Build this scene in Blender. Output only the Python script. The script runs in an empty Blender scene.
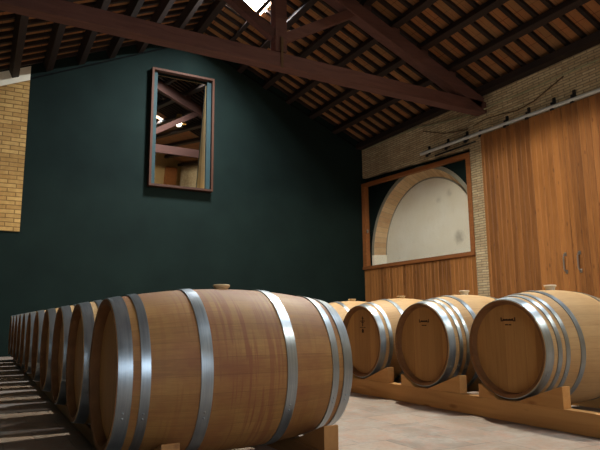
import bpy, bmesh, math, random
from mathutils import Vector, Matrix
random.seed(7)
S = bpy.context.scene
COL = S.collection
PI = math.pi

# ------------------------------------------------------------------ helpers
def link(name, bm, mat, parent=None, smooth=False, loc=None):
    me = bpy.data.meshes.new(name)
    bmesh.ops.recalc_face_normals(bm, faces=bm.faces[:])
    bm.to_mesh(me); bm.free()
    if smooth:
        for p in me.polygons: p.use_smooth = True
        try: me.set_sharp_from_angle(angle=math.radians(32))
        except Exception: pass
    o = bpy.data.objects.new(name, me); COL.objects.link(o)
    if mat: me.materials.append(mat)
    if parent: o.parent = parent
    if loc: o.location = loc
    return o

def empty(name, loc=(0, 0, 0), rz=0.0):
    o = bpy.data.objects.new(name, None); COL.objects.link(o)
    o.empty_display_size = .1
    o.location = loc; o.rotation_euler = (0, 0, rz)
    return o

def tag(o, label=None, cat=None, group=None, kind=None):
    if label: o['label'] = label
    if cat: o['category'] = cat
    if group: o['group'] = group
    if kind: o['kind'] = kind
    return o

def copy_tree(o, parent=None):
    c = o.copy(); COL.objects.link(c)
    if parent: c.parent = parent
    for ch in list(o.children): copy_tree(ch, c)
    return c

def add_box(bm, x0, x1, y0, y1, z0, z1, bev=0.0):
    vs = [bm.verts.new((x, y, z)) for x in (x0, x1) for y in (y0, y1) for z in (z0, z1)]
    F = [(0, 1, 3, 2), (4, 6, 7, 5), (0, 4, 5, 1), (2, 3, 7, 6), (0, 2, 6, 4), (1, 5, 7, 3)]
    fs = [bm.faces.new([vs[i] for i in f]) for f in F]
    if bev > 0:
        es = set(e for f in fs for e in f.edges)
        bmesh.ops.bevel(bm, geom=list(es), offset=bev, segments=2, affect='EDGES', profile=.6)

def box(x0, x1, y0, y1, z0, z1, bev=0.0):
    bm = bmesh.new(); add_box(bm, x0, x1, y0, y1, z0, z1, bev); return bm

def add_prism(bm, poly, vec, bev=0.0):
    """poly: list of 3D points (planar), extruded by vec"""
    v = Vector(vec)
    a = [bm.verts.new(Vector(p)) for p in poly]
    b = [bm.verts.new(Vector(p) + v) for p in poly]
    n = len(poly)
    fs = [bm.faces.new(a), bm.faces.new(b[::-1])]
    for i in range(n):
        fs.append(bm.faces.new((a[i], b[i], b[(i + 1) % n], a[(i + 1) % n])))
    if bev > 0:
        es = set(e for f in fs for e in f.edges)
        bmesh.ops.bevel(bm, geom=list(es), offset=bev, segments=2, affect='EDGES', profile=.6)

def prism(poly, vec, bev=0.0):
    bm = bmesh.new(); add_prism(bm, poly, vec, bev); return bm

def add_beam(bm, p0, p1, w, h, side=(0, 1, 0), bev=0.006):
    """straight timber from p0 to p1, w along 'side', h across"""
    p0 = Vector(p0); p1 = Vector(p1); d = (p1 - p0).normalized()
    s = Vector(side); s = (s - d * s.dot(d)).normalized(); u = d.cross(s)
    poly = [p0 + s * (a * w / 2) + u * (b * h / 2) for a, b in ((-1, -1), (1, -1), (1, 1), (-1, 1))]
    add_prism(bm, poly, p1 - p0, bev)

def add_tube(bm, pts, r, n=10, caps=True):
    pts = [Vector(p) for p in pts]; rings = []
    for i, p in enumerate(pts):
        d = (pts[min(i + 1, len(pts) - 1)] - pts[max(i - 1, 0)]).normalized()
        ref = Vector((0, 0, 1)) if abs(d.z) < .9 else Vector((1, 0, 0))
        s = d.cross(ref).normalized(); u = s.cross(d)
        rr = r[i] if isinstance(r, (list, tuple)) else r
        rings.append([bm.verts.new(p + (s * math.cos(2 * PI * k / n) + u * math.sin(2 * PI * k / n)) * rr) for k in range(n)])
    for a, b in zip(rings, rings[1:]):
        for k in range(n):
            bm.faces.new((a[k], a[(k + 1) % n], b[(k + 1) % n], b[k]))
    if caps:
        bm.faces.new(rings[0][::-1]); bm.faces.new(rings[-1])

def add_revolve(bm, prof, n=96, closed=False, axis='X', cap0=False, cap1=False):
    """prof: list of (along, radius)"""
    def pt(a, r, t):
        c, s = r * math.cos(t), r * math.sin(t)
        return (a, c, s) if axis == 'X' else (c, s, a)
    rings = []
    for a, r in prof:
        rings.append([bm.verts.new(pt(a, r, 2 * PI * k / n)) for k in range(n)])
    pairs = list(zip(rings, rings[1:]))
    if closed: pairs.append((rings[-1], rings[0]))
    for A, B in pairs:
        for k in range(n):
            bm.faces.new((A[k], A[(k + 1) % n], B[(k + 1) % n], B[k]))
    if cap0: bm.faces.new(rings[0][::-1])
    if cap1: bm.faces.new(rings[-1])

# ------------------------------------------------------------------ node helpers
class N:
    def __init__(self, name):
        self.m = bpy.data.materials.new(name); self.m.use_nodes = True
        self.t = self.m.node_tree; self.t.nodes.clear()
        self.out = self.t.nodes.new('ShaderNodeOutputMaterial')
        self.b = self.t.nodes.new('ShaderNodeBsdfPrincipled')
        self.t.links.new(self.b.outputs[0], self.out.inputs[0])
    def n(self, typ, **kw):
        o = self.t.nodes.new('ShaderNode' + typ)
        for k, v in kw.items(): setattr(o, k, v)
        return o
    def l(self, a, b): self.t.links.new(a, b)
    def put(self, v, sock):
        if isinstance(v, (int, float)): sock.default_value = v
        elif isinstance(v, tuple): sock.default_value = v
        else: self.l(v, sock)
    def math(self, op, a, b=None, c=None, clamp=False):
        o = self.n('Math', operation=op, use_clamp=clamp)
        self.put(a, o.inputs[0])
        if b is not None: self.put(b, o.inputs[1])
        if c is not None: self.put(c, o.inputs[2])
        return o.outputs[0]
    def obj(self):
        return self.n('TexCoord').outputs['Object']
    def xyz(self, v):
        s = self.n('SeparateXYZ'); self.l(v, s.inputs[0]); return s.outputs
    def vec(self, x, y, z=0.0):
        c = self.n('CombineXYZ')
        for i, v in enumerate((x, y, z)): self.put(v, c.inputs[i])
        return c.outputs[0]
    def noise(self, vec, scale, detail=4, rough=.55, dist=0.0):
        o = self.n('TexNoise'); self.l(vec, o.inputs['Vector'])
        o.inputs['Scale'].default_value = scale; o.inputs['Detail'].default_value = detail
        o.inputs['Roughness'].default_value = rough; o.inputs['Distortion'].default_value = dist
        return o.outputs['Fac']
    def white(self, v):
        o = self.n('TexWhiteNoise', noise_dimensions='2D'); self.l(v, o.inputs['Vector']); return o.outputs['Value']
    def mix(self, f, a, b, mode='MIX'):
        o = self.n('MixRGB', blend_type=mode)
        self.put(f, o.inputs[0]); self.put(a, o.inputs[1]); self.put(b, o.inputs[2])
        return o.outputs[0]
    def ramp(self, f, stops):
        o = self.n('ValToRGB'); self.put(f, o.inputs[0])
        e = o.color_ramp.elements
        while len(e) > 1: e.remove(e[0])
        e[0].position, e[0].color = stops[0][0], stops[0][1]
        for p, c in stops[1:]:
            k = e.new(p); k.color = c
        return o.outputs[0]
    def bump(self, h, s=.3, d=.01):
        o = self.n('Bump'); o.inputs['Strength'].default_value = s; o.inputs['Distance'].default_value = d
        self.l(h, o.inputs['Height']); self.l(o.outputs[0], self.b.inputs['Normal'])
    def base(self, c): self.put(c, self.b.inputs['Base Color'])
    def rough(self, v): self.put(v, self.b.inputs['Roughness'])
    def maprange(self, v, a, b, c, d):
        o = self.n('MapRange'); self.put(v, o.inputs[0])
        for i, k in enumerate((a, b, c, d)): o.inputs[i + 1].default_value = k
        return o.outputs[0]

def C(r, g, b):
    """sRGB 0-255 -> linear rgba"""
    f = lambda u: (u / 255 / 12.92) if u / 255 <= .04045 else ((u / 255 + .055) / 1.055) ** 2.4
    return (f(r), f(g), f(b), 1.0)

def m_staves(name, light, dark, stain=None):
    k = N(name); p = k.obj(); x, y, z = k.xyz(p)
    ang = k.math('ARCTAN2', y, z)
    rnd = k.n('ObjectInfo').outputs['Random']
    sx = k.math('MULTIPLY', ang, 32 / (2 * PI))
    idx = k.math('FLOOR', sx)
    tone = k.white(k.vec(idx, k.math('MULTIPLY', rnd, 91.7)))
    fr = k.math('FRACT', sx)
    seam = k.math('LESS_THAN', k.math('MINIMUM', fr, k.math('SUBTRACT', 1.0, fr)), .02)
    g = k.noise(k.vec(k.math('MULTIPLY', x, 2.2), k.math('MULTIPLY', ang, 14.0), k.math('ADD', idx, k.math('MULTIPLY', rnd, 40))), 3.0, 6, .6, 1.2)
    f = k.math('ADD', k.math('MULTIPLY', g, .8), k.math('MULTIPLY', tone, .16))
    col = k.ramp(f, [(.2, dark), (.75, light)])
    # large soft blotches of handling wear
    bl = k.noise(k.vec(x, y, k.math('ADD', z, k.math('MULTIPLY', rnd, 30))), 4.0, 3)
    col = k.mix(k.maprange(bl, .4, .75, 0.0, .35), col, k.mix(1.0, col, C(215, 190, 165), 'MULTIPLY'))
    if stain:
        # wine running down around the barrel from the bung
        st = k.noise(k.vec(k.math('MULTIPLY', x, 58.0), k.math('MULTIPLY', z, 2.6), y), 1.0, 3, .5)
        wid = k.math('SUBTRACT', 1.0, k.math('ABSOLUTE', k.math('DIVIDE', x, .5)), clamp=True)
        amt = k.math('MULTIPLY', k.maprange(st, .5, .6, 0.0, .75), wid, clamp=True)
        st2 = k.noise(k.vec(k.math('MULTIPLY', x, 5.0), k.math('MULTIPLY', z, 5.0), y), 1.0, 4, .6)
        amt2 = k.math('MAXIMUM', amt, k.maprange(st2, .42, .66, 0.0, .6))
        col = k.mix(amt2, col, stain)
    col = k.mix(k.math('MULTIPLY', seam, .22), col, k.mix(1.0, col, C(110, 80, 60), 'MULTIPLY'))
    k.base(col); k.rough(k.maprange(g, .2, .8, .5, .7)); k.b.inputs['Specular IOR Level'].default_value = .35
    k.bump(k.math('SUBTRACT', k.math('MULTIPLY', g, .5), k.math('MULTIPLY', seam, .4)), .2, .003)
    return k.m

def m_head(name, light, dark):
    k = N(name); p = k.obj(); x, y, z = k.xyz(p)
    rnd = k.n('ObjectInfo').outputs['Random']
    s = k.math('DIVIDE', k.math('ADD', y, k.math('MULTIPLY', rnd, .05)), .078)
    idx = k.math('FLOOR', s); fr = k.math('FRACT', s)
    tone = k.white(k.vec(idx, k.math('MULTIPLY', rnd, 55.3)))
    seam = k.math('LESS_THAN', fr, .035)
    g = k.noise(k.vec(k.math('MULTIPLY', y, 30.0), k.math('MULTIPLY', z, 2.0), k.math('ADD', idx, k.math('MULTIPLY', rnd, 20))), 1.3, 5, .6, .8)
    f = k.math('ADD', k.math('MULTIPLY', g, .7), k.math('MULTIPLY', tone, .4))
    col = k.ramp(f, [(.25, dark), (.8, light)])
    col = k.mix(k.math('MULTIPLY', seam, .25), col, k.mix(1.0, col, C(120, 85, 60), 'MULTIPLY'))
    k.base(col); k.rough(.62); k.b.inputs['Specular IOR Level'].default_value = .3
    k.bump(k.math('SUBTRACT', k.math('MULTIPLY', g, .4), seam), .2, .002)
    return k.m

def m_steel(name, c0, c1, metal=.85, r0=.3, r1=.5):
    k = N(name); p = k.obj(); x, y, z = k.xyz(p)
    a = k.math('ARCTAN2', y, z)
    g = k.noise(k.vec(k.math('MULTIPLY', x, 120.0), k.math('MULTIPLY', a, 1.5), 0.0), 1.0, 4, .6)
    b = k.noise(p, 9.0, 4, .6)
    f = k.math('ADD', k.math('MULTIPLY', g, .6), k.math('MULTIPLY', b, .4))
    k.base(k.ramp(f, [(.3, c0), (.7, c1)])); k.rough(k.maprange(f, .3, .7, r0, r1))
    k.b.inputs['Metallic'].default_value = metal
    k.bump(b, .06, .003)
    return k.m

def m_timber(name, light, dark, axis=0, fine=1.0, knots=False, rough=.7, island=False):
    """sawn wood with the grain along one object axis"""
    k = N(name); p = k.obj(); c = list(k.xyz(p))
    rnd = k.n('NewGeometry').outputs['Random Per Island'] if island else k.n('ObjectInfo').outputs['Random']
    sc = [26.0 * fine] * 3; sc[axis] = 1.5
    v = k.vec(*[k.math('ADD', k.math('MULTIPLY', c[i], sc[i]), k.math('MULTIPLY', rnd, 37.0 + 11 * i)) for i in range(3)])
    g = k.noise(v, 1.0, 5, .62, .9)
    f = k.math('ADD', k.math('MULTIPLY', g, .75), k.math('MULTIPLY', rnd, .42 if island else .3))
    col = k.ramp(f, [(.25, dark), (.8, light)])
    if knots:
        ks = [9.0] * 3; ks[axis] = 3.2
        vo = k.n('TexVoronoi'); vo.inputs['Scale'].default_value = 1.0
        k.l(k.vec(*[k.math('ADD', k.math('MULTIPLY', c[i], ks[i]), k.math('MULTIPLY', rnd, 53.0)) for i in range(3)]), vo.inputs['Vector'])
        kn = k.maprange(vo.outputs['Distance'], .06, .16, .5, 0.0)
        col = k.mix(kn, col, k.mix(1.0, dark, C(150, 110, 90), 'MULTIPLY'))
    k.base(col); k.rough(rough); k.b.inputs['Specular IOR Level'].default_value = .3
    k.bump(g, .25, .004)
    return k.m

def m_brick(name, c1, c2, mortar, u, v, bw, bh, mort, dirt):
    k = N(name); c = k.xyz(k.obj())
    wob = k.noise(k.obj(), 1.2, 2)
    vv = k.math('ADD', c[v], k.math('MULTIPLY', wob, .03))
    b = k.n('TexBrick'); b.offset = .5; b.squash = 1.0
    k.l(k.vec(c[u], vv, 0.0), b.inputs['Vector'])
    b.inputs['Scale'].default_value = 1.0; b.inputs['Brick Width'].default_value = bw
    b.inputs['Row Height'].default_value = bh; b.inputs['Mortar Size'].default_value = mort
    b.inputs['Mortar Smooth'].default_value = .3; b.inputs['Bias'].default_value = 0.0
    b.inputs['Color1'].default_value = c1; b.inputs['Color2'].default_value = c2; b.inputs['Mortar'].default_value = mortar
    n1 = k.noise(k.obj(), 1.1, 4, .6); n2 = k.noise(k.obj(), 14.0, 4, .6)
    col = k.mix(k.maprange(n1, .4, .7, 0.0, .55), b.outputs['Color'], k.mix(1.0, b.outputs['Color'], dirt, 'MULTIPLY'))
    col = k.mix(k.maprange(n2, .3, .8, 0.0, .45), col, k.mix(1.0, col, C(170, 160, 150), 'MULTIPLY'))
    k.base(col); k.rough(.9); k.b.inputs['Specular IOR Level'].default_value = .15
    h = k.math('ADD', k.math('MULTIPLY', b.outputs['Fac'], -1.0), k.math('MULTIPLY', n2, .5))
    k.bump(h, .6, .012)
    return k.m

def m_plain(name, c0, c1, scale=6.0, rough=.85, bump=.15, spec=.25, detail=5):
    k = N(name); p = k.obj()
    a = k.noise(p, scale, detail, .6); b = k.noise(p, scale * 12, 3, .6)
    k.base(k.ramp(a, [(.3, c0), (.7, c1)])); k.rough(rough); k.b.inputs['Specular IOR Level'].default_value = spec
    k.bump(k.math('ADD', a, k.math('MULTIPLY', b, .4)), bump, .01)
    return k.m

def m_floor():
    k = N('floor_tiles'); c = k.xyz(k.obj())
    wob = k.noise(k.obj(), 2.0, 2)
    b = k.n('TexBrick'); b.offset = .5
    k.l(k.vec(k.math('ADD', c[0], k.math('MULTIPLY', wob, .01)), k.math('ADD', c[1], k.math('MULTIPLY', wob, .01)), 0.0), b.inputs['Vector'])
    b.inputs['Scale'].default_value = 1.0; b.inputs['Brick Width'].default_value = .32
    b.inputs['Row Height'].default_value = .32; b.inputs['Mortar Size'].default_value = .006
    b.inputs['Mortar Smooth'].default_value = .4
    b.inputs['Color1'].default_value = C(158, 136, 118); b.inputs['Color2'].default_value = C(128, 114, 102)
    b.inputs['Mortar'].default_value = C(112, 102, 92)
    n1 = k.noise(k.obj(), 5.5, 6, .7, .4); n2 = k.noise(k.obj(), 11.0, 5, .7, .6)
    col = k.mix(k.maprange(n1, .4, .65, 0.0, .85), b.outputs['Color'], C(160, 154, 144))
    col = k.mix(k.maprange(n2, .48, .7, 0.0, .55), col, C(168, 116, 92))
    n3 = k.noise(k.obj(), 30.0, 4, .7)
    col = k.mix(k.maprange(n3, .45, .8, 0.0, .5), col, C(110, 100, 90))
    k.base(col); k.rough(k.maprange(n1, .3, .7, .45, .7)); k.b.inputs['Specular IOR Level'].default_value = .35
    k.bump(k.math('ADD', k.math('MULTIPLY', b.outputs['Fac'], -1.0), k.math('MULTIPLY', n2, .3)), .3, .006)
    return k.m

def m_rooftile():
    k = N('roof_tiles'); c = k.xyz(k.obj())
    b = k.n('TexBrick'); b.offset = .0
    k.l(k.vec(c[1], c[0], 0.0), b.inputs['Vector'])
    b.inputs['Scale'].default_value = 1.0; b.inputs['Brick Width'].default_value = .30
    b.inputs['Row Height'].default_value = .34; b.inputs['Mortar Size'].default_value = .006
    b.inputs['Color1'].default_value = C(160, 106, 68); b.inputs['Color2'].default_value = C(140, 104, 70)
    b.inputs['Mortar'].default_value = C(110, 70, 46)
    n1 = k.noise(k.obj(), 2.4, 5, .6); n2 = k.noise(k.obj(), 20.0, 3, .6)
    col = k.mix(k.maprange(n1, .4, .7, 0.0, .55), b.outputs['Color'], C(150, 118, 82))
    col = k.mix(k.maprange(n2, .5, .8, 0.0, .4), col, C(120, 74, 48))
    k.base(col); k.rough(.9); k.b.inputs['Specular IOR Level'].default_value = .1
    k.bump(n2, .3, .006)
    return k.m

def m_glass(name, f=.05):
    k = N(name); t = k.t
    tr = k.n('BsdfTransparent'); gl = k.n('BsdfGlossy'); gl.inputs['Roughness'].default_value = .02
    lw = k.n('LayerWeight'); lw.inputs['Blend'].default_value = .5
    fr = k.math('ADD', k.math('MULTIPLY', k.math('POWER', lw.outputs['Facing'], 5.0), .35), .02)
    mx = k.n('MixShader'); k.l(fr, mx.inputs[0]); k.l(tr.outputs[0], mx.inputs[1]); k.l(gl.outputs[0], mx.inputs[2])
    k.l(mx.outputs[0], k.out.inputs[0])
    return k.m

def m_emit(name, col, s):
    k = N(name); k.base(col); k.put(col, k.b.inputs['Emission Color']); k.b.inputs['Emission Strength'].default_value = s
    return k.m

def m_stained():
    k = N('stained_plaster'); p = k.obj(); c = k.xyz(p)
    a = k.noise(p, 1.6, 5, .6); b = k.noise(p, 9.0, 5, .65)
    col = k.ramp(a, [(.3, C(240, 233, 210)), (.7, C(247, 243, 226))])
    col = k.mix(k.maprange(b, .55, .8, 0.0, .3), col, C(206, 196, 168))
    for (y0, z0, r, s) in ((9.02, 2.33, .19, .6), (9.25, 3.34, .12, .3), (9.6, 3.25, .10, .25)):
        d = k.math('SQRT', k.math('ADD', k.math('POWER', k.math('SUBTRACT', c[1], y0), 2.0), k.math('POWER', k.math('SUBTRACT', c[2], z0), 2.0)))
        d = k.math('ADD', d, k.math('MULTIPLY', k.math('SUBTRACT', b, .5), .3))
        col = k.mix(k.maprange(d, 0.02, r, s, 0.0), col, C(150, 140, 118))
    k.base(col); k.rough(.9); k.b.inputs['Specular IOR Level'].default_value = .2
    k.bump(b, .12, .01)
    return k.m

def m_arch():
    k = N('arch_bricks'); c = k.xyz(k.obj())
    a = k.math('MULTIPLY', k.math('ARCTAN2', c[1], c[2]), 13.0)
    idx = k.math('FLOOR', a); fr = k.math('FRACT', a)
    joint = k.math('LESS_THAN', fr, .07)
    tone = k.white(k.vec(idx, 3.0)); n = k.noise(k.obj(), 9.0, 4, .6)
    col = k.ramp(k.math('ADD', k.math('MULTIPLY', tone, .5), k.math('MULTIPLY', n, .6)), [(.2, C(186, 148, 106)), (.85, C(220, 190, 146))])
    col = k.mix(k.math('MULTIPLY', joint, .6), col, C(140, 132, 118))
    k.base(col); k.rough(.9)
    return k.m

def m_mirror():
    k = N('mirror_silver'); k.base(C(205, 205, 200)); k.b.inputs['Metallic'].default_value = 1.0; k.rough(.015)
    return k.m

M = dict(
    stave_red=m_staves('aged_oak_staves', C(162, 122, 72), C(126, 90, 50), C(120, 68, 46)),
    stave_tan=m_staves('pale_oak_staves', C(196, 166, 120), C(168, 132, 88)),
    head=m_head('oak_head_boards', C(180, 134, 78), C(152, 110, 62)),
    hoop=m_steel('galvanised_hoop', C(130, 142, 152), C(166, 176, 184), .85, .27, .42),
    chime=m_plain('chime_end_grain', C(132, 92, 56), C(112, 76, 46), 14, .75),
    bung=m_plain('bung_cork', C(205, 180, 140), C(190, 160, 120), 30, .7),
    bung_white=m_plain('bung_pale', C(225, 215, 195), C(210, 200, 180), 30, .6),
    mark=m_plain('burnt_mark', C(48, 26, 14), C(60, 34, 20), 20),
    rack_dark=m_timber('rack_aged_pine', C(166, 122, 74), C(132, 94, 56), 1, .7, True, .65),
    rack=m_timber('rack_pine', C(214, 166, 104), C(184, 132, 76), 1, .7, True, .65),
    door=m_timber('door_boards', C(164, 108, 56), C(106, 65, 30), 2, .8, True, .55, True),
    frame=m_timber('window_frame_wood', C(164, 104, 56), C(122, 72, 36), 1, .8),
    frame_dark=m_timber('red_brown_frame', C(80, 44, 24), C(50, 27, 15), 2, .8),
    truss=m_timber('truss_timber', C(106, 72, 64), C(68, 45, 40), 0, .5, False, .75),
    purlin=m_timber('purlin_timber', C(52, 38, 32), C(30, 22, 19), 1, .5),
    rafter=m_timber('rafter_timber', C(48, 36, 30), C(28, 20, 18), 0, .5),
    brick=m_brick('narrow_grey_bricks', C(224, 206, 168), C(196, 170, 134), C(152, 138, 114), 1, 2, .24, .05, .009, C(165, 160, 150)),
    brick_y=m_brick('ochre_bricks', C(214, 176, 112), C(180, 140, 84), C(140, 110, 70), 0, 2, .30, .083, .010, C(200, 190, 170)),
    arch=m_arch(),
    teal=m_plain('dark_green_paint', C(18, 29, 27), C(24, 37, 34), 1.2, .85, .12, .1),
    lining=m_plain('teal_lining', C(34, 56, 60), C(42, 64, 66), 5, .7),
    ochre=m_plain('ochre_plaster', C(168, 140, 96), C(182, 154, 108), 3, .9),
    plaster=m_plain('cream_plaster', C(240, 234, 212), C(246, 242, 224), 1.6, .9, .15),
    plaster_stained=m_stained(),
    grey=m_plain('grey_render', C(140, 136, 120), C(160, 156, 138), 5, .9),
    floor=m_floor(), tiles=m_rooftile(), glass=m_glass('clear_glass'),
    rail=m_steel('rail_steel', C(196, 198, 196), C(214, 216, 214), .25, .4, .55),
    mirror=m_mirror(),
    fillet=m_plain('dark_fillet', C(12, 14, 14), C(18, 20, 20), 9, .95, .1, .05),
    black=m_plain('black_iron', C(22, 22, 24), C(34, 34, 36), 20, .5),
    chrome=m_steel('handle_steel', C(150, 148, 145), C(190, 188, 184), .9, .25, .35),
    cable_pale=m_plain('pale_cable', C(150, 150, 118), C(170, 168, 134), 20),
    cable_dark=m_plain('dark_cable', C(86, 66, 44), C(100, 78, 54), 20),
    lamp=m_plain('enamel_lamp', C(190, 150, 80), C(210, 170, 96), 20, .4),
    bulb=m_emit('lamp_bulb', C(255, 225, 160), 6.0),
)

# ------------------------------------------------------------------ room dimensions (metres)
W, D = 8.52, 12.0            # right wall, back wall
XL, YF = -1.5, -4.0          # left wall, wall behind the photographer
AX, AZ = 3.84, 7.10          # ridge
SL, SR = .447, .425          # roof pitches
def zr(x): return AZ - SR * (x - AX) if x > AX else AZ - SL * (AX - x)
# glazed skylights on the slope by the doors: x0, x1, y0, y1
SKYL = [(4.10, 4.68, -1.6, -1.1), (5.52, 5.86, 2.05, 2.43), (3.98, 4.66, 9.25, 10.02)]

def struct(o, **kw): return tag(o, kind='structure', **kw)

# floor
struct(link('floor', box(XL - .3, W + .6, YF - .3, D + .3, -.15, 0), M['floor']))

# back gable wall with the opening of window_1
wx0, wx1, wz0, wz1 = 3.075, 4.215, 3.50, 5.985
bm = bmesh.new()
def gpiece(x0, x1, zbot, T=.30):
    xs = [x0] + ([AX] if x0 < AX < x1 else []) + [x1]
    add_prism(bm, [(x0, D, zbot), (x1, D, zbot)] + [(x, D, zr(x) + .09) for x in reversed(xs)], (0, T, 0))
gpiece(XL - .3, wx0, 0); gpiece(wx1, W + .7, 0); gpiece(wx0, wx1, wz1)
add_box(bm, wx0 - .05, wx1 + .05, D + .30, D + .36, wz0 - .05, wz1 + .05)
add_box(bm, wx0, wx1, D, D + .30, 0, wz0)
struct(link('wall_back', bm, M['teal']))
# bare ochre brick field on that wall, with a raking plaster strip above it
bm = bmesh.new()
bx1 = .563
add_prism(bm, [(XL, D - .02, 2.31), (bx1, D - .02, 2.31), (bx1, D - .02, 5.34), (XL, D - .02, 5.34 - (bx1 - XL) * SL)], (0, .02, 0))
struct(link('wall_back_bricks', bm, M['brick_y']))
bm = bmesh.new()
add_prism(bm, [(XL, D - .025, 5.345 - (bx1 - XL) * SL), (bx1, D - .025, 5.345), (bx1, D - .025, zr(bx1)), (XL, D - .025, zr(XL))], (0, .025, 0))
struct(link('trim_1', bm, M['plaster']))
# slim fillets following the roof slope on the gable
for i, (p0, p1) in enumerate([((bx1, D - .005, zr(bx1) - .26), (3.62, D - .005, 6.83)), ((4.1, D - .005, 6.88), (8.4, D - .005, zr(8.4) - .13))]):
    bm = bmesh.new(); add_beam(bm, p0, p1, .012, .03, (0, 1, 0), .002)
    struct(link('trim_%d' % (i + 2), bm, M['fillet']))

# wall behind the photographer and the left wall
bm = bmesh.new()
def fpiece(x0, x1, zbot):
    xs = [x0] + ([AX] if x0 < AX < x1 else []) + [x1]
    add_prism(bm, [(x0, YF, zbot), (x1, YF, zbot)] + [(x, YF, zr(x) + .09) for x in reversed(xs)], (0, -.3, 0))
fpiece(XL - .3, -.6, 0); fpiece(1.4, W + .7, 0); fpiece(-.6, 1.4, 2.7)
add_box(bm, -.6, 1.4, YF - .3, YF, 0, .9)
struct(link('wall_front', bm, M['ochre']))
struct(link('wall_left', box(XL - .3, XL, YF, D, 0, zr(XL) + .05), M['teal']))

# right wall: narrow brickwork, opening for the glazed partition at the far end
py0, py1 = 7.84, 8.20        # brick pier between doors and partition
bm = bmesh.new()
add_box(bm, W, W + .3, YF, py1, 0, zr(W) + .06)
add_prism(bm, [(W, py1, 4.03), (W, D, 4.23), (W, D, zr(W) + .06), (W, py1, zr(W) + .06)], (.3, 0, 0))
struct(link('wall_right', bm, M['brick']))
# shallow pier that carries the truss
struct(link('brick_pier', box(W - .05, W - .001, 7.60, py1 - .02, 0, 4.60, .004), M['brick']))

# partition in the opening: teal wall with an arched niche
ax_, acz, Ro, Ri = 9.95, 2.2, 1.86, 1.60   # arch centre (Y, Z) and radii
pX = W + .10; nX = W + .38
def arc(R, n=40, a0=0.0, a1=PI):
    return [(ax_ - R * math.cos(a0 + (a1 - a0) * i / n), acz + R * math.sin(a0 + (a1 - a0) * i / n)) for i in range(n + 1)]
bm = bmesh.new()    # teal field around the arch (spandrels and jambs)
n = 40; oc = arc(Ro, n)
top = 4.3
for i in range(n):
    (y0, z0), (y1, z1) = oc[i], oc[i + 1]
    add_prism(bm, [(pX, y0, z0), (pX, y1, z1), (pX, y1, top), (pX, y0, top)], (.28, 0, 0))
add_box(bm, pX, pX + .28, py1, ax_ - Ro, 0, top)
add_box(bm, pX, pX + .28, ax_ + Ro, D, 0, top)
struct(link('wall_niche', bm, M['teal']))
# arch: slim grey face ring, splayed brick soffit, slim grey inner bead
def ring_mesh(Ra, xa, Rb, xb, th):
    """conical band between circle Ra at xa and Rb at xb, 'th' thick outwards; coordinates relative to the arch centre"""
    bm = bmesh.new(); m = 48
    def row(R, x): return [bm.verts.new((x, -R * math.cos(PI * i / m), R * math.sin(PI * i / m))) for i in range(m + 1)]
    A, B, C_, D_ = row(Ra, xa), row(Rb, xb), row(Rb + th, xb), row(Ra + th, xa)
    for P, Q in ((A, B), (B, C_), (C_, D_), (D_, A)):
        for i in range(m): bm.faces.new((P[i], P[i + 1], Q[i + 1], Q[i]))
    for i in (0, m): bm.faces.new((A[i], B[i], C_[i], D_[i]))
    return bm
arch = struct(empty('trim_4', (pX, ax_, acz)))
link('face_ring', ring_mesh(Ro - .085, -.006, Ro - .085, .03, .09), M['grey'], arch)
link('soffit', ring_mesh(Ro - .084, .0, Ri + .02, .262, .08), M['arch'], arch)
link('bead', ring_mesh(Ri - .01, .255, Ri - .01, .285, .06), M['grey'], arch)
bm = bmesh.new()
add_box(bm, nX - .02, nX + .1, py1, D, 0, top)
for sg in (1, -1):      # splayed plaster jambs below the springing
    add_prism(bm, [(pX - .006, ax_ + sg * Ro, 0), (pX - .006, ax_ + sg * (Ro - .085), 0), (nX - .015, ax_ + sg * Ri, 0), (nX - .015, ax_ + sg * Ro, 0)], (0, 0, acz))
struct(link('wall_plaster', bm, M['plaster_stained']))

# window_1: wooden frame of the partition with a glass pane
w2 = struct(empty('window_1', (W, 0, 0)))
fx0, fx1 = -.05, .07
fy0, fy1, fz0 = py1, D, 1.86
ztop = lambda y: 3.94 + (y - py1) * .035
def stile(ya, yb):
    return prism([(fx0, ya, fz0), (fx0, yb, fz0), (fx0, yb, ztop(yb)), (fx0, ya, ztop(ya))], (fx1 - fx0, 0, 0), .004)
link('window_frame', stile(fy0, fy0 + .11), M['frame'], w2)
link('window_frame', stile(fy1 - .15, fy1), M['frame'], w2)
link('window_frame', prism([(fx0 - .003, fy0, ztop(fy0) - .09), (fx0 - .003, fy1, ztop(fy1) - .09), (fx0 - .003, fy1, ztop(fy1)), (fx0 - .003, fy0, ztop(fy0))], (fx1 - fx0, 0, 0), .004), M['frame'], w2)
link('window_sill', box(fx0 - .02, fx1, fy0, fy1, fz0 - .02, fz0 + .06, .004), M['frame'], w2)
link('pane', prism([(.02, fy0 + .1, fz0 + .05), (.02, fy1 - .14, fz0 + .05), (.02, fy1 - .14, ztop(fy1) - .08), (.02, fy0 + .1, ztop(fy0) - .08)], (.006, 0, 0)), M['glass'], w2)

link('latch', box(-.075, -.045, 11.74, 11.78, 2.76, 2.84, .004), M['chrome'], w2)
struct(link('timber_post', box(7.70, 8.25, YF, YF + .3, 0, 4.9, .01), M['frame']))

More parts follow.
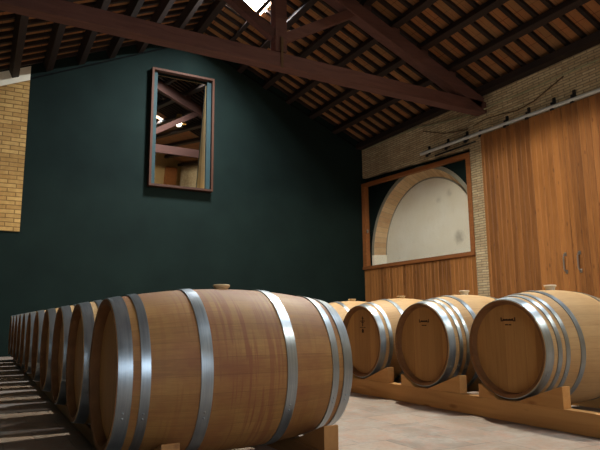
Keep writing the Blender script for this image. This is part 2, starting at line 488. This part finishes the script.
def boards(x, y0, y1, z0, z1f, bw=.105, th=.03, z1g=None):
    """vertical tongue-and-groove boards facing -X; z1f(y) is the top"""
    bm = bmesh.new(); y = y0
    while y < y1 - 1e-4:
        b = min(y + bw, y1); c = .013
        poly = [(x + th, y, z0), (x + c, y, z0), (x, y + c, z0), (x, b - c, z0), (x + c, b, z0), (x + th, b, z0)]
        a = [bm.verts.new(p) for p in poly]
        t = [bm.verts.new((p[0], p[1], z1f(p[1]))) for p in poly]
        bm.faces.new(a); bm.faces.new(t[::-1])
        for i in range(6): bm.faces.new((a[i], t[i], t[(i + 1) % 6], a[(i + 1) % 6]))
        y = b
    return bm
struct(link('wall_panelling', boards(W - .02, py1 + .01, D, 0, lambda y: 1.845, .12), M['door']))

# sliding doors
dz = lambda y: 4.17 - (7.84 - y) * .012
def door(name, y0, y1, hy):
    r = struct(empty(name, (W - .10, (y0 + y1) / 2, 0)))
    ym = (y0 + y1) / 2
    o = link('panel', boards(0, y0 - ym, y1 - ym, .03, lambda y: dz(y + ym), .108, .045), M['door'], r)
    bm = bmesh.new(); h = hy - ym
    add_tube(bm, [(0, h, 1.36), (-.045, h, 1.37), (-.06, h, 1.40), (-.06, h, 1.60), (-.045, h, 1.63), (0, h, 1.64)], .013, 10)
    for zz in (1.355, 1.645):
        add_box(bm, -.012, .002, h - .022, h + .022, zz - .03, zz + .03, .003)
    link('door_handle', bm, M['chrome'], r, True)
    return r
door('door_1', 6.03, 7.84, 6.16)
door('door_2', 4.21, 6.022, 5.90)

# galvanised sliding rail with black hangers
t = tag(empty('door_rail', (W - .09, 7.0, 4.22)), 'grey metal pipe rail above the sliding plank doors', 'rail')
bm = bmesh.new(); add_tube(bm, [(0, -3.2, -.05), (0, 0, 0), (0, 2.6, .03)], .034, 16)
link('rail_tube', bm, M['rail'], t, True)
for y in (9.4, 8.8, 8.25, 7.84, 7.22, 6.72, 6.19, 5.80, 5.2):
    bm = bmesh.new(); yy = y - 7.0
    add_box(bm, .0, .088, yy - .028, yy + .028, .03, .075, .003)
    add_box(bm, .055, .088, yy - .024, yy + .024, -.02, .17, .004)
    add_box(bm, -.02, .02, yy - .03, yy + .03, -.075, -.028, .003)
    link('hanger', bm, M['black'], t)
bm = bmesh.new(); add_tube(bm, [(.05, 1.0, -.11), (.05, 2.2, -.10)], .018, 10)
link('lower_rail', bm, M['black'], t, True)

# cables on the brick above the doors
bm = bmesh.new()
add_tube(bm, [(W - .03, 11.9, 4.955), (W - .03, 10.4, 4.95), (W - .03, 9.8, 4.94), (W - .03, 9.2, 4.83), (W - .03, 8.2, 4.71), (W - .075, 7.7, 4.68), (W - .03, 7.3, 4.72), (W - .03, 6.85, 4.70), (W - .03, 6.3, 4.72), (W - .03, 5.0, 4.73)], .012, 8)
tag(link('cable', bm, M['cable_pale'], None, True), 'pale cable running along the top of the brick wall', 'cable')
bm = bmesh.new()
add_tube(bm, [(W - .02, 9.57, 4.79), (W - .02, 8.9, 4.54), (W - .02, 8.3, 4.44), (W - .07, 7.68, 4.47), (W - .02, 7.35, 4.47), (W - .02, 6.98, 4.42), (W - .02, 6.6, 4.47), (W - .02, 6.27, 4.59), (W - .02, 5.97, 4.70)], .011, 8)
tag(link('cable', bm, M['cable_dark'], None, True), 'thin brown cable sagging across bricks just above the door rail', 'cable')

# ------------------------------------------------------------------ mirror: framed, leaning in a recess high in the gable
TILT = 6.0
mir = tag(empty('wall_mirror', (3.655, D, 3.44)), 'tall mirror in a dark wooden frame high on the dark green gable', 'mirror')
def wbox(x0, x1, y0, y1, z0, z1, b=.004): return box(x0 - 3.655, x1 - 3.655, y0 - D, y1 - D, z0 - 3.44, z1 - 3.44, b)
ox0, ox1, oz0, oz1 = 2.935, 4.365, 3.44, 6.085; fp = D - .14; fw = .05
for bb in ((ox0, ox0 + fw, fp, D, oz0, oz1), (ox1 - fw, ox1, fp, D, oz0, oz1), (ox0 + fw, ox1 - fw, fp, D, oz0, oz0 + fw), (ox0 + fw, ox1 - fw, fp, D, oz1 - fw, oz1)):
    link('frame', wbox(*bb), M['frame_dark'], mir)
for bb in ((ox0 + fw, ox0 + fw + .09, D - .06, D + .02, oz0 + fw, oz1 - fw), (ox1 - fw - .10, ox1 - fw, D - .06, D + .02, oz0 + fw, oz1 - fw)):
    link('liner', wbox(*bb), M['lining'], mir)
bm = bmesh.new()
add_box(bm, wx1 - .008 - 3.655, wx1 - 3.655, 0.02, .30, wz0 - 3.44, wz1 - 3.44)
add_box(bm, wx0 - 3.655, wx1 - 3.655, 0.02, .30, wz1 - .008 - 3.44, wz1 - 3.44)
add_box(bm, wx0 - 3.655, wx1 - 3.655, 0.02, .30, wz0 - 3.44, wz0 + .008 - 3.44)
link('reveal', bm, M['ochre'], mir)
bm = bmesh.new(); TT = math.tan(math.radians(TILT)); hh = wz1 - wz0
add_prism(bm, [(wx0 + .001 - 3.655, .285, wz0 + .009 - 3.44), (wx1 - .009 - 3.655, .285, wz0 + .009 - 3.44),
               (wx1 - .009 - 3.655, .285 - hh * TT, wz1 - .009 - 3.44), (wx0 + .001 - 3.655, .285 - hh * TT, wz1 - .009 - 3.44)], (0, .006, 0))
link('mirror_glass', bm, M['mirror'], mir)

# ------------------------------------------------------------------ roof
bm = bmesh.new()
T0, T1 = .075, .125
def rq(x0, x1, y0, y1):
    add_prism(bm, [(x0, y0, zr(x0) + T0), (x1, y0, zr(x1) + T0), (x1, y0, zr(x1) + T1), (x0, y0, zr(x0) + T1)], (0, y1 - y0, 0))
Y0, Y1 = YF - .3, D + .3
rq(XL - .4, AX, Y0, Y1)
yc = Y0
for (xa, xb, a, b) in SKYL:
    rq(AX, W + .8, yc, a); rq(AX, xa, a, b); rq(xb, W + .8, a, b); yc = b
rq(AX, W + .8, yc, Y1)
ceil = struct(link('ceiling', bm, M['tiles']))
# rafters (one object each) on both slopes
y = 3.35; i = 0
while y < D:
    for side in (1, -1):
        if side < 0 and y < 8.0: continue
        insk = [k for k in SKYL if k[2] - .05 < y < k[3] + .05]
        xa = AX + .02 if side > 0 else AX - .02
        if side > 0 and insk: xa = insk[0][1]
        xb = W + .1 if side > 0 else XL
        bm = bmesh.new()
        add_beam(bm, (xa, y, zr(xa) + .042), (xb, y, zr(xb) + .042), .068, .07, (0, 1, 0), .004)
        link('rafter', bm, M['rafter'], ceil)
    y += .305
for x in (5.05, 5.71, 6.34, 7.00, 7.68):
    bm = bmesh.new(); add_beam(bm, (x, YF, zr(x) - .075), (x, D, zr(x) - .075), .12, .15, (1, 0, -SR), .006)
    link('purlin', bm, M['purlin'], ceil)
bm = bmesh.new(); add_beam(bm, (4.51, YF, zr(4.51) - .05), (4.51, D, zr(4.51) - .05), .08, .10, (1, 0, -SR), .006); link('purlin', bm, M['purlin'], ceil)
for x in (3.28, 2.67, 2.07, 1.47, .87, .27, -.33, -.93):
    bm = bmesh.new(); add_beam(bm, (x, YF, zr(x) - .085), (x, D, zr(x) - .085), .13, .17, (1, 0, SL), .006)
    link('purlin', bm, M['purlin'], ceil)
bm = bmesh.new(); add_beam(bm, (AX, YF, AZ - .12), (AX, D, AZ - .12), .14, .2, (1, 0, 0)); link('ridge_beam', bm, M['purlin'], ceil)
bm = bmesh.new(); add_beam(bm, (W - .09, YF, zr(W) - .05), (W - .09, D, zr(W) - .05), .2, .13, (1, 0, 0)); link('wall_plate', bm, M['purlin'], ceil)
for i, (xa, xb, a, b) in enumerate(SKYL):
    bm = bmesh.new()
    add_prism(bm, [(xa, a, zr(xa) + .115), (xb, a, zr(xb) + .115), (xb, a, zr(xb) + .121), (xa, a, zr(xa) + .121)], (0, b - a, 0))
    struct(link('window_%d' % (i + 2), bm, M['glass']))

# truss
TY = 7.82; th = .22
tr = tag(empty('roof_truss', (4.0, TY, 4.6)), 'dark red-brown timber king post truss spanning under the tiled roof', 'truss')
def tb(name, p0, p1, w, h, bev=.008, mat='truss'):
    bm = bmesh.new()
    q = lambda p: (p[0] - 4.0, (p[2] if len(p) > 2 else 0), p[1] - 4.6)
    add_beam(bm, q(p0), q(p1), w, h, (0, 1, 0), bev)
    return link(name, bm, M[mat], tr)
tb('tie_beam', (XL, 4.745), (W - .003, 4.725), th, .235)
tb('king_post', (3.965, 4.885), (3.965, 6.95), .18, .21)
tb('strut', (4.06, 5.16), (5.45, 5.99), .14, .155)
tb('strut', (3.87, 5.16), (2.50, 6.02), .14, .155)
tb('principal_rafter', (3.98, 6.64), (8.42, 4.80), th, .25)
tb('principal_rafter', (3.95, 6.64), (XL, 4.42), th, .25)
tb('strap', (3.965, 5.12, -.118), (3.965, 4.60, -.118), .012, .045, .002, 'cable_dark')
for x in (5.05, 5.71, 6.34, 7.00, 7.68):
    zt = zr(x) - .15; zb = 6.64 - (x - 3.98) * (1.84 / 4.44) + .12
    if zt - zb > .03: tb('cleat', (x, zb), (x, zt), .18, .15, .004)

# ------------------------------------------------------------------ barrels
def radius(x, L, Rb, Rh): return Rb - (Rb - Rh) * (abs(2 * x / L)) ** 2.05

def make_barrel(L, Rb, Rh, hoops, staves, bungmat):
    r = empty('wine_barrel')
    zc = 0.0
    prof = []; n = 28; rec = .042; ch = .020
    for i in range(n + 1):
        x = -L / 2 + L * i / n; prof.append((x, radius(x, L, Rb, Rh)))
    inner = [(L / 2 - .003, Rh - ch), (L / 2 - rec, Rh - ch - .008), (L / 2 - rec - .02, Rh - ch - .006)]
    prof += inner
    prof += [(-a, b) for a, b in reversed(inner)]
    bm = bmesh.new(); add_revolve(bm, prof, 96, True)
    so = link('staves', bm, M[staves], r, True)
    so.data.materials.append(M['chime'])
    for p in so.data.polygons:
        c = p.center
        if abs(c.x) > L / 2 - .0025 or (abs(c.x) > L / 2 - rec - .03 and math.hypot(c.y, c.z) < Rh - ch * .6): p.material_index = 1
    for s in (-1, 1):
        bm = bmesh.new(); x = s * (L / 2 - rec)
        add_revolve(bm, [(x, Rh - ch - .007), (x - s * .018, Rh - ch - .007)], 96, False, 'X', True, True)
        link('head', bm, M['head'], r)
    for (a, b) in hoops:
        for s in (-1, 1):
            bm = bmesh.new(); xs = [a + (b - a) * i / 4 for i in range(5)]
            P = [(s * (L / 2 - x), radius(L / 2 - x, L, Rb, Rh) + .0045) for x in xs]
            P += [(s * (L / 2 - x), radius(L / 2 - x, L, Rb, Rh) - .002) for x in reversed(xs)]
            add_revolve(bm, P, 96, True)
            for ang in (3.55, 3.62):      # rivets of the lap joint
                xm = s * (L / 2 - (a + b) / 2); rr = radius(xm, L, Rb, Rh) + .005
                bmesh.ops.create_uvsphere(bm, u_segments=8, v_segments=6, radius=.0045, matrix=Matrix.Translation((xm, rr * math.cos(ang), rr * math.sin(ang))))
            link('hoop', bm, M['hoop'], r, True)
    bm = bmesh.new(); e = .012 if bungmat == 'bung_white' else 0.0
    add_revolve(bm, [(Rb - .01, .028), (Rb + .004 + e, .032), (Rb + .013 + e, .040), (Rb + .019 + e, .040), (Rb + .022 + e, .036)], 24, False, 'Z', True, True)
    link('bung', bm, M[bungmat], r, True)
    return r

def add_quads(parent, rects, x, name='burnt_mark'):
    bm = bmesh.new()
    for (y0, y1, z0, z1) in rects: add_box(bm, x, x + .003, y0, y1, z0, z1)
    return link(name, bm, M['mark'], parent)

# --- the row by the dark wall
LX, LL, LRb, LRh, LZ = .4625, 1.05, .357, .305, .4165
h6 = [(.004, .056), (.086, .121), (.312, .360)]
left_y = [2.552, 3.35, 4.13, 4.97, 5.83, 6.72, 7.55, 8.32, 9.07, 9.84, 10.62]
big = make_barrel(LL, LRb, LRh, h6, 'stave_red', 'bung')
mid = make_barrel(LL, LRb, LRh, h6, 'stave_tan', 'bung')
tag(big, 'big red-brown oak barrel seen from its side, closest of all barrels', 'barrel', 'barrels receding to the dark green wall')
ORD = ['second', 'third', 'fourth', 'fifth', 'sixth', 'seventh', 'eighth', 'ninth', 'tenth', 'last']
for i, y in enumerate(left_y):
    o = big if i == 0 else (mid if i == 1 else copy_tree(mid))
    o.location = (LX + LL / 2, y, LZ)
    o.rotation_euler = (0, 0, 0)
    if i > 0:
        tag(o, '%s oak barrel in the shaded row starting with the big red-brown one' % ORD[i - 1], 'barrel', 'barrels receding to the dark green wall')

# --- the row by the sliding doors
RX, RL, RRb, RRh, RZ = 2.905, .95, .372, .300, .438
h8 = [(.004, .052), (.082, .108), (.138, .164), (.245, .280)]
h6b = [(.004, .050), (.080, .110), (.245, .280)]
b8 = make_barrel(RL, RRb, RRh, h8, 'stave_tan', 'bung_white')
b6 = make_barrel(RL, RRb, RRh, h6b, 'stave_tan', 'bung')
labs = ['pale oak barrel with eight hoops at the rack end near the door handles',
        'pale oak barrel with eight hoops below the brick pier',
        'pale oak barrel with six hoops and a tall dark mark, below the arched window',
        'pale oak barrel fourth along the pine rack from the door handles',
        'pale oak barrel fifth along the pine rack from the door handles',
        'pale oak barrel sixth along the pine rack from the door handles']
right = []
for i in range(6):
    if i == 0: o = b8
    elif i == 1: o = copy_tree(b8)
    elif i == 2: o = b6
    else: o = copy_tree(b6)
    o.location = (RX + RL / 2, 2.611 + .798 * i, RZ)
    tag(o, labs[i], 'barrel', 'barrels on the pine rack by the doors')
    right.append(o)
hx = -RL / 2 + .042 - .0025
# small burnt maker's marks on the three visible heads (illegible in the photograph)
def wordmark(o, yc, zc, w):
    R = [(yc - w / 2, yc - w / 2 + .006, zc - .002, zc + .020), (yc + w / 2 - .006, yc + w / 2, zc - .002, zc + .020),
         (yc - w / 2, yc - w / 2 + .018, zc - .005, zc), (yc + w / 2 - .018, yc + w / 2, zc - .005, zc)]
    k = 7; s = (w - .034) / k
    for j in range(k):
        y0 = yc - w / 2 + .017 + j * s
        hgt = (.020, .013, .016, .012, .015, .013, .016)[j]
        R.append((y0, y0 + s * .78, zc + .002, zc + .002 + hgt * .55))
    R.append((yc - w / 2 + .012, yc + w / 2 - .012, zc - .002, zc + .0025))
    R.append((yc - .024, yc - .004, zc - .030, zc - .023)); R.append((yc + .002, yc + .024, zc - .030, zc - .023))
    add_quads(o, R, hx)
wordmark(right[0], -.005, .172, .115)
wordmark(right[1], -.005, .164, .11)
R = [(-.004, .004, .05, .135), (-.035, .035, .092, .099), (-.02, .02, .080, .085), (-.012, .012, .118, .123), (-.02, .0, .112, .116),
     (-.04, -.012, .038, .043), (-.004, .012, .038, .043), (.018, .04, .038, .043), (-.012, .012, -.005, .022), (-.006, .006, .022, .030)]
add_quads(right[2], [(a, b, c_ + .075, d + .075) for a, b, c_, d in R], hx)

# ------------------------------------------------------------------ racks: rails with triangular chocks
def rack(name, label, x_rails, y0, y1, ycs, rail_h, chock_w, chx, off, top, s0, far=None, mat='rack'):
    near = (off, top)
    yb = (y0 + y1) / 2; xb = sum(sum(a) for a in x_rails) / (2 * len(x_rails))
    r = tag(empty(name, (xb, yb, 0)), label, 'rack')
    for (a, b) in x_rails:
        link('rail', box(a - xb, b - xb, y0 - yb, y1 - yb, 0, rail_h, .004), M[mat], r)
    for yc in ycs:
        for s in (-1, 1):
            if s > 0 and far: off, top = far
            elif far: off, top = near
            for (cx, cw) in chx:
                ye = yc + s * off - yb; yi = yc + s * s0 - yb
                poly = [(cx - xb, yi, rail_h), (cx - xb, ye, rail_h), (cx - xb, ye, top), (cx - xb, ye - s * .012, top)]
                link('chock', prism(poly, (cw, 0, 0), .003), M[mat], r)
    return r
rack('barrel_rack', 'low pine rack with triangular chocks under the pale barrels by the doors',
     [(2.888, 2.958), (3.802, 3.872)], .7, 7.1, [2.611 + .798 * i for i in range(6)], .122, .07, [(2.890, .066), (3.804, .066)], .405, .242, .07, (.225, .205))
rack('barrel_rack', 'low dark pine rack under the barrels that recede to the green wall',
     [(.555, .700), (1.325, 1.405)], 2.14, 11.1, left_y, .072, .07, [(.625, .072), (1.33, .073)], .345, .176, .05, None, 'rack_dark')

# ------------------------------------------------------------------ light
def area(name, loc, sx, sy, power, col=(1, 1, 1), rot=(0, 0, 0)):
    l = bpy.data.lights.new(name, 'AREA'); l.shape = 'RECTANGLE'; l.size = sx; l.size_y = sy
    l.energy = power; l.color = col
    o = bpy.data.objects.new(name, l); COL.objects.link(o); o.location = loc; o.rotation_euler = rot
    return o
def point(name, loc, power, col, r=.08):
    l = bpy.data.lights.new(name, 'POINT'); l.energy = power; l.color = col; l.shadow_soft_size = r
    o = bpy.data.objects.new(name, l); COL.objects.link(o); o.location = loc
    return o
day = (.92, .97, 1.0)
for (xa, xb, a, b), pw in zip(SKYL, (80, 200, 650)):
    xm = (xa + xb) / 2
    area('skylight_daylight', (xm, (a + b) / 2, zr(xm) + .22), xb - xa, b - a, pw, day, (0, math.atan(SR), 0))
area('window_daylight', (.4, YF - .15, 1.8), 2.0, 1.8, 45, (.80, .90, 1.0), (PI / 2, 0, 0))
def spot(name, loc, power, col, ang, blend, r):
    l = bpy.data.lights.new(name, 'SPOT'); l.energy = power; l.color = col; l.shadow_soft_size = r
    l.spot_size = math.radians(ang); l.spot_blend = blend
    o = bpy.data.objects.new(name, l); COL.objects.link(o); o.location = loc
    return o
for (lx, yy, lz, pw, txt) in ((AX, 4.7, 4.42, 700, 'over the tiled aisle'), (5.2, -1.2, 5.25, 260, 'near the front wall, added to light it'), (5.31, 6.2, 5.78, 12, 'beside the truss, reflected in the mirror')):  # pendant by the front wall is an added lamp that brightens that wall
    spot('hall_lamp', (lx, yy, lz), pw, (1.0, .94, .80), 172, .12, .10)
    hl = tag(empty('pendant_lamp', (lx, yy, lz)), 'bell shaped pendant lamp hanging %s' % txt, 'lamp', 'hall pendant lamps')
    bm = bmesh.new(); add_revolve(bm, [(.0, .26), (.03, .25), (.12, .15), (.22, .09), (.30, .08), (.31, .04), (.30, .03), (.22, .075), (.12, .14), (.03, .24), (0.0, .25)], 32, True, 'Z')
    link('lamp_shade', bm, M['lamp'], hl, True)
    bm = bmesh.new(); add_tube(bm, [(0, 0, .31), (0, 0, min(zr(lx), AZ - .22) - lz)], .01, 8); link('cord', bm, M['black'], hl)
    for a in range(4):
        bm = bmesh.new(); bmesh.ops.create_uvsphere(bm, u_segments=12, v_segments=8, radius=.03, matrix=Matrix.Translation((.13 * math.cos(a * PI / 2 + .4), .13 * math.sin(a * PI / 2 + .4), .05)))
        link('bulb', bm, M['bulb'], hl, True)
w = bpy.data.worlds.new('World'); S.world = w; w.use_nodes = True
bg = w.node_tree.nodes['Background']
bg.inputs[0].default_value = (.80, .90, 1.0, 1); bg.inputs[1].default_value = 2.5

# ------------------------------------------------------------------ camera
f, yaw, pitch, roll = 575.0, math.radians(28.964), math.radians(9.2614), math.radians(-.5422)
fw_ = Vector((math.sin(yaw) * math.cos(pitch), math.cos(yaw) * math.cos(pitch), math.sin(pitch)))
r_ = Vector((math.cos(yaw), -math.sin(yaw), 0)); u_ = r_.cross(fw_)
r2 = r_ * math.cos(roll) + u_ * math.sin(roll); u2 = u_ * math.cos(roll) - r_ * math.sin(roll)
cam = bpy.data.cameras.new('camera'); cam.sensor_width = 36; cam.lens = f / 600 * 36; cam.clip_start = .02
co = bpy.data.objects.new('camera', cam); COL.objects.link(co)
Mx = Matrix((r2, u2, -fw_)).transposed().to_4x4(); Mx.translation = (0, 0, .6335)
co.matrix_world = Mx
S.camera = co

S.view_settings.view_transform = 'Standard'; S.view_settings.look = 'None'
S.view_settings.gamma = 1.0; S.view_settings.use_curve_mapping = False
S.view_settings.exposure = 0.42
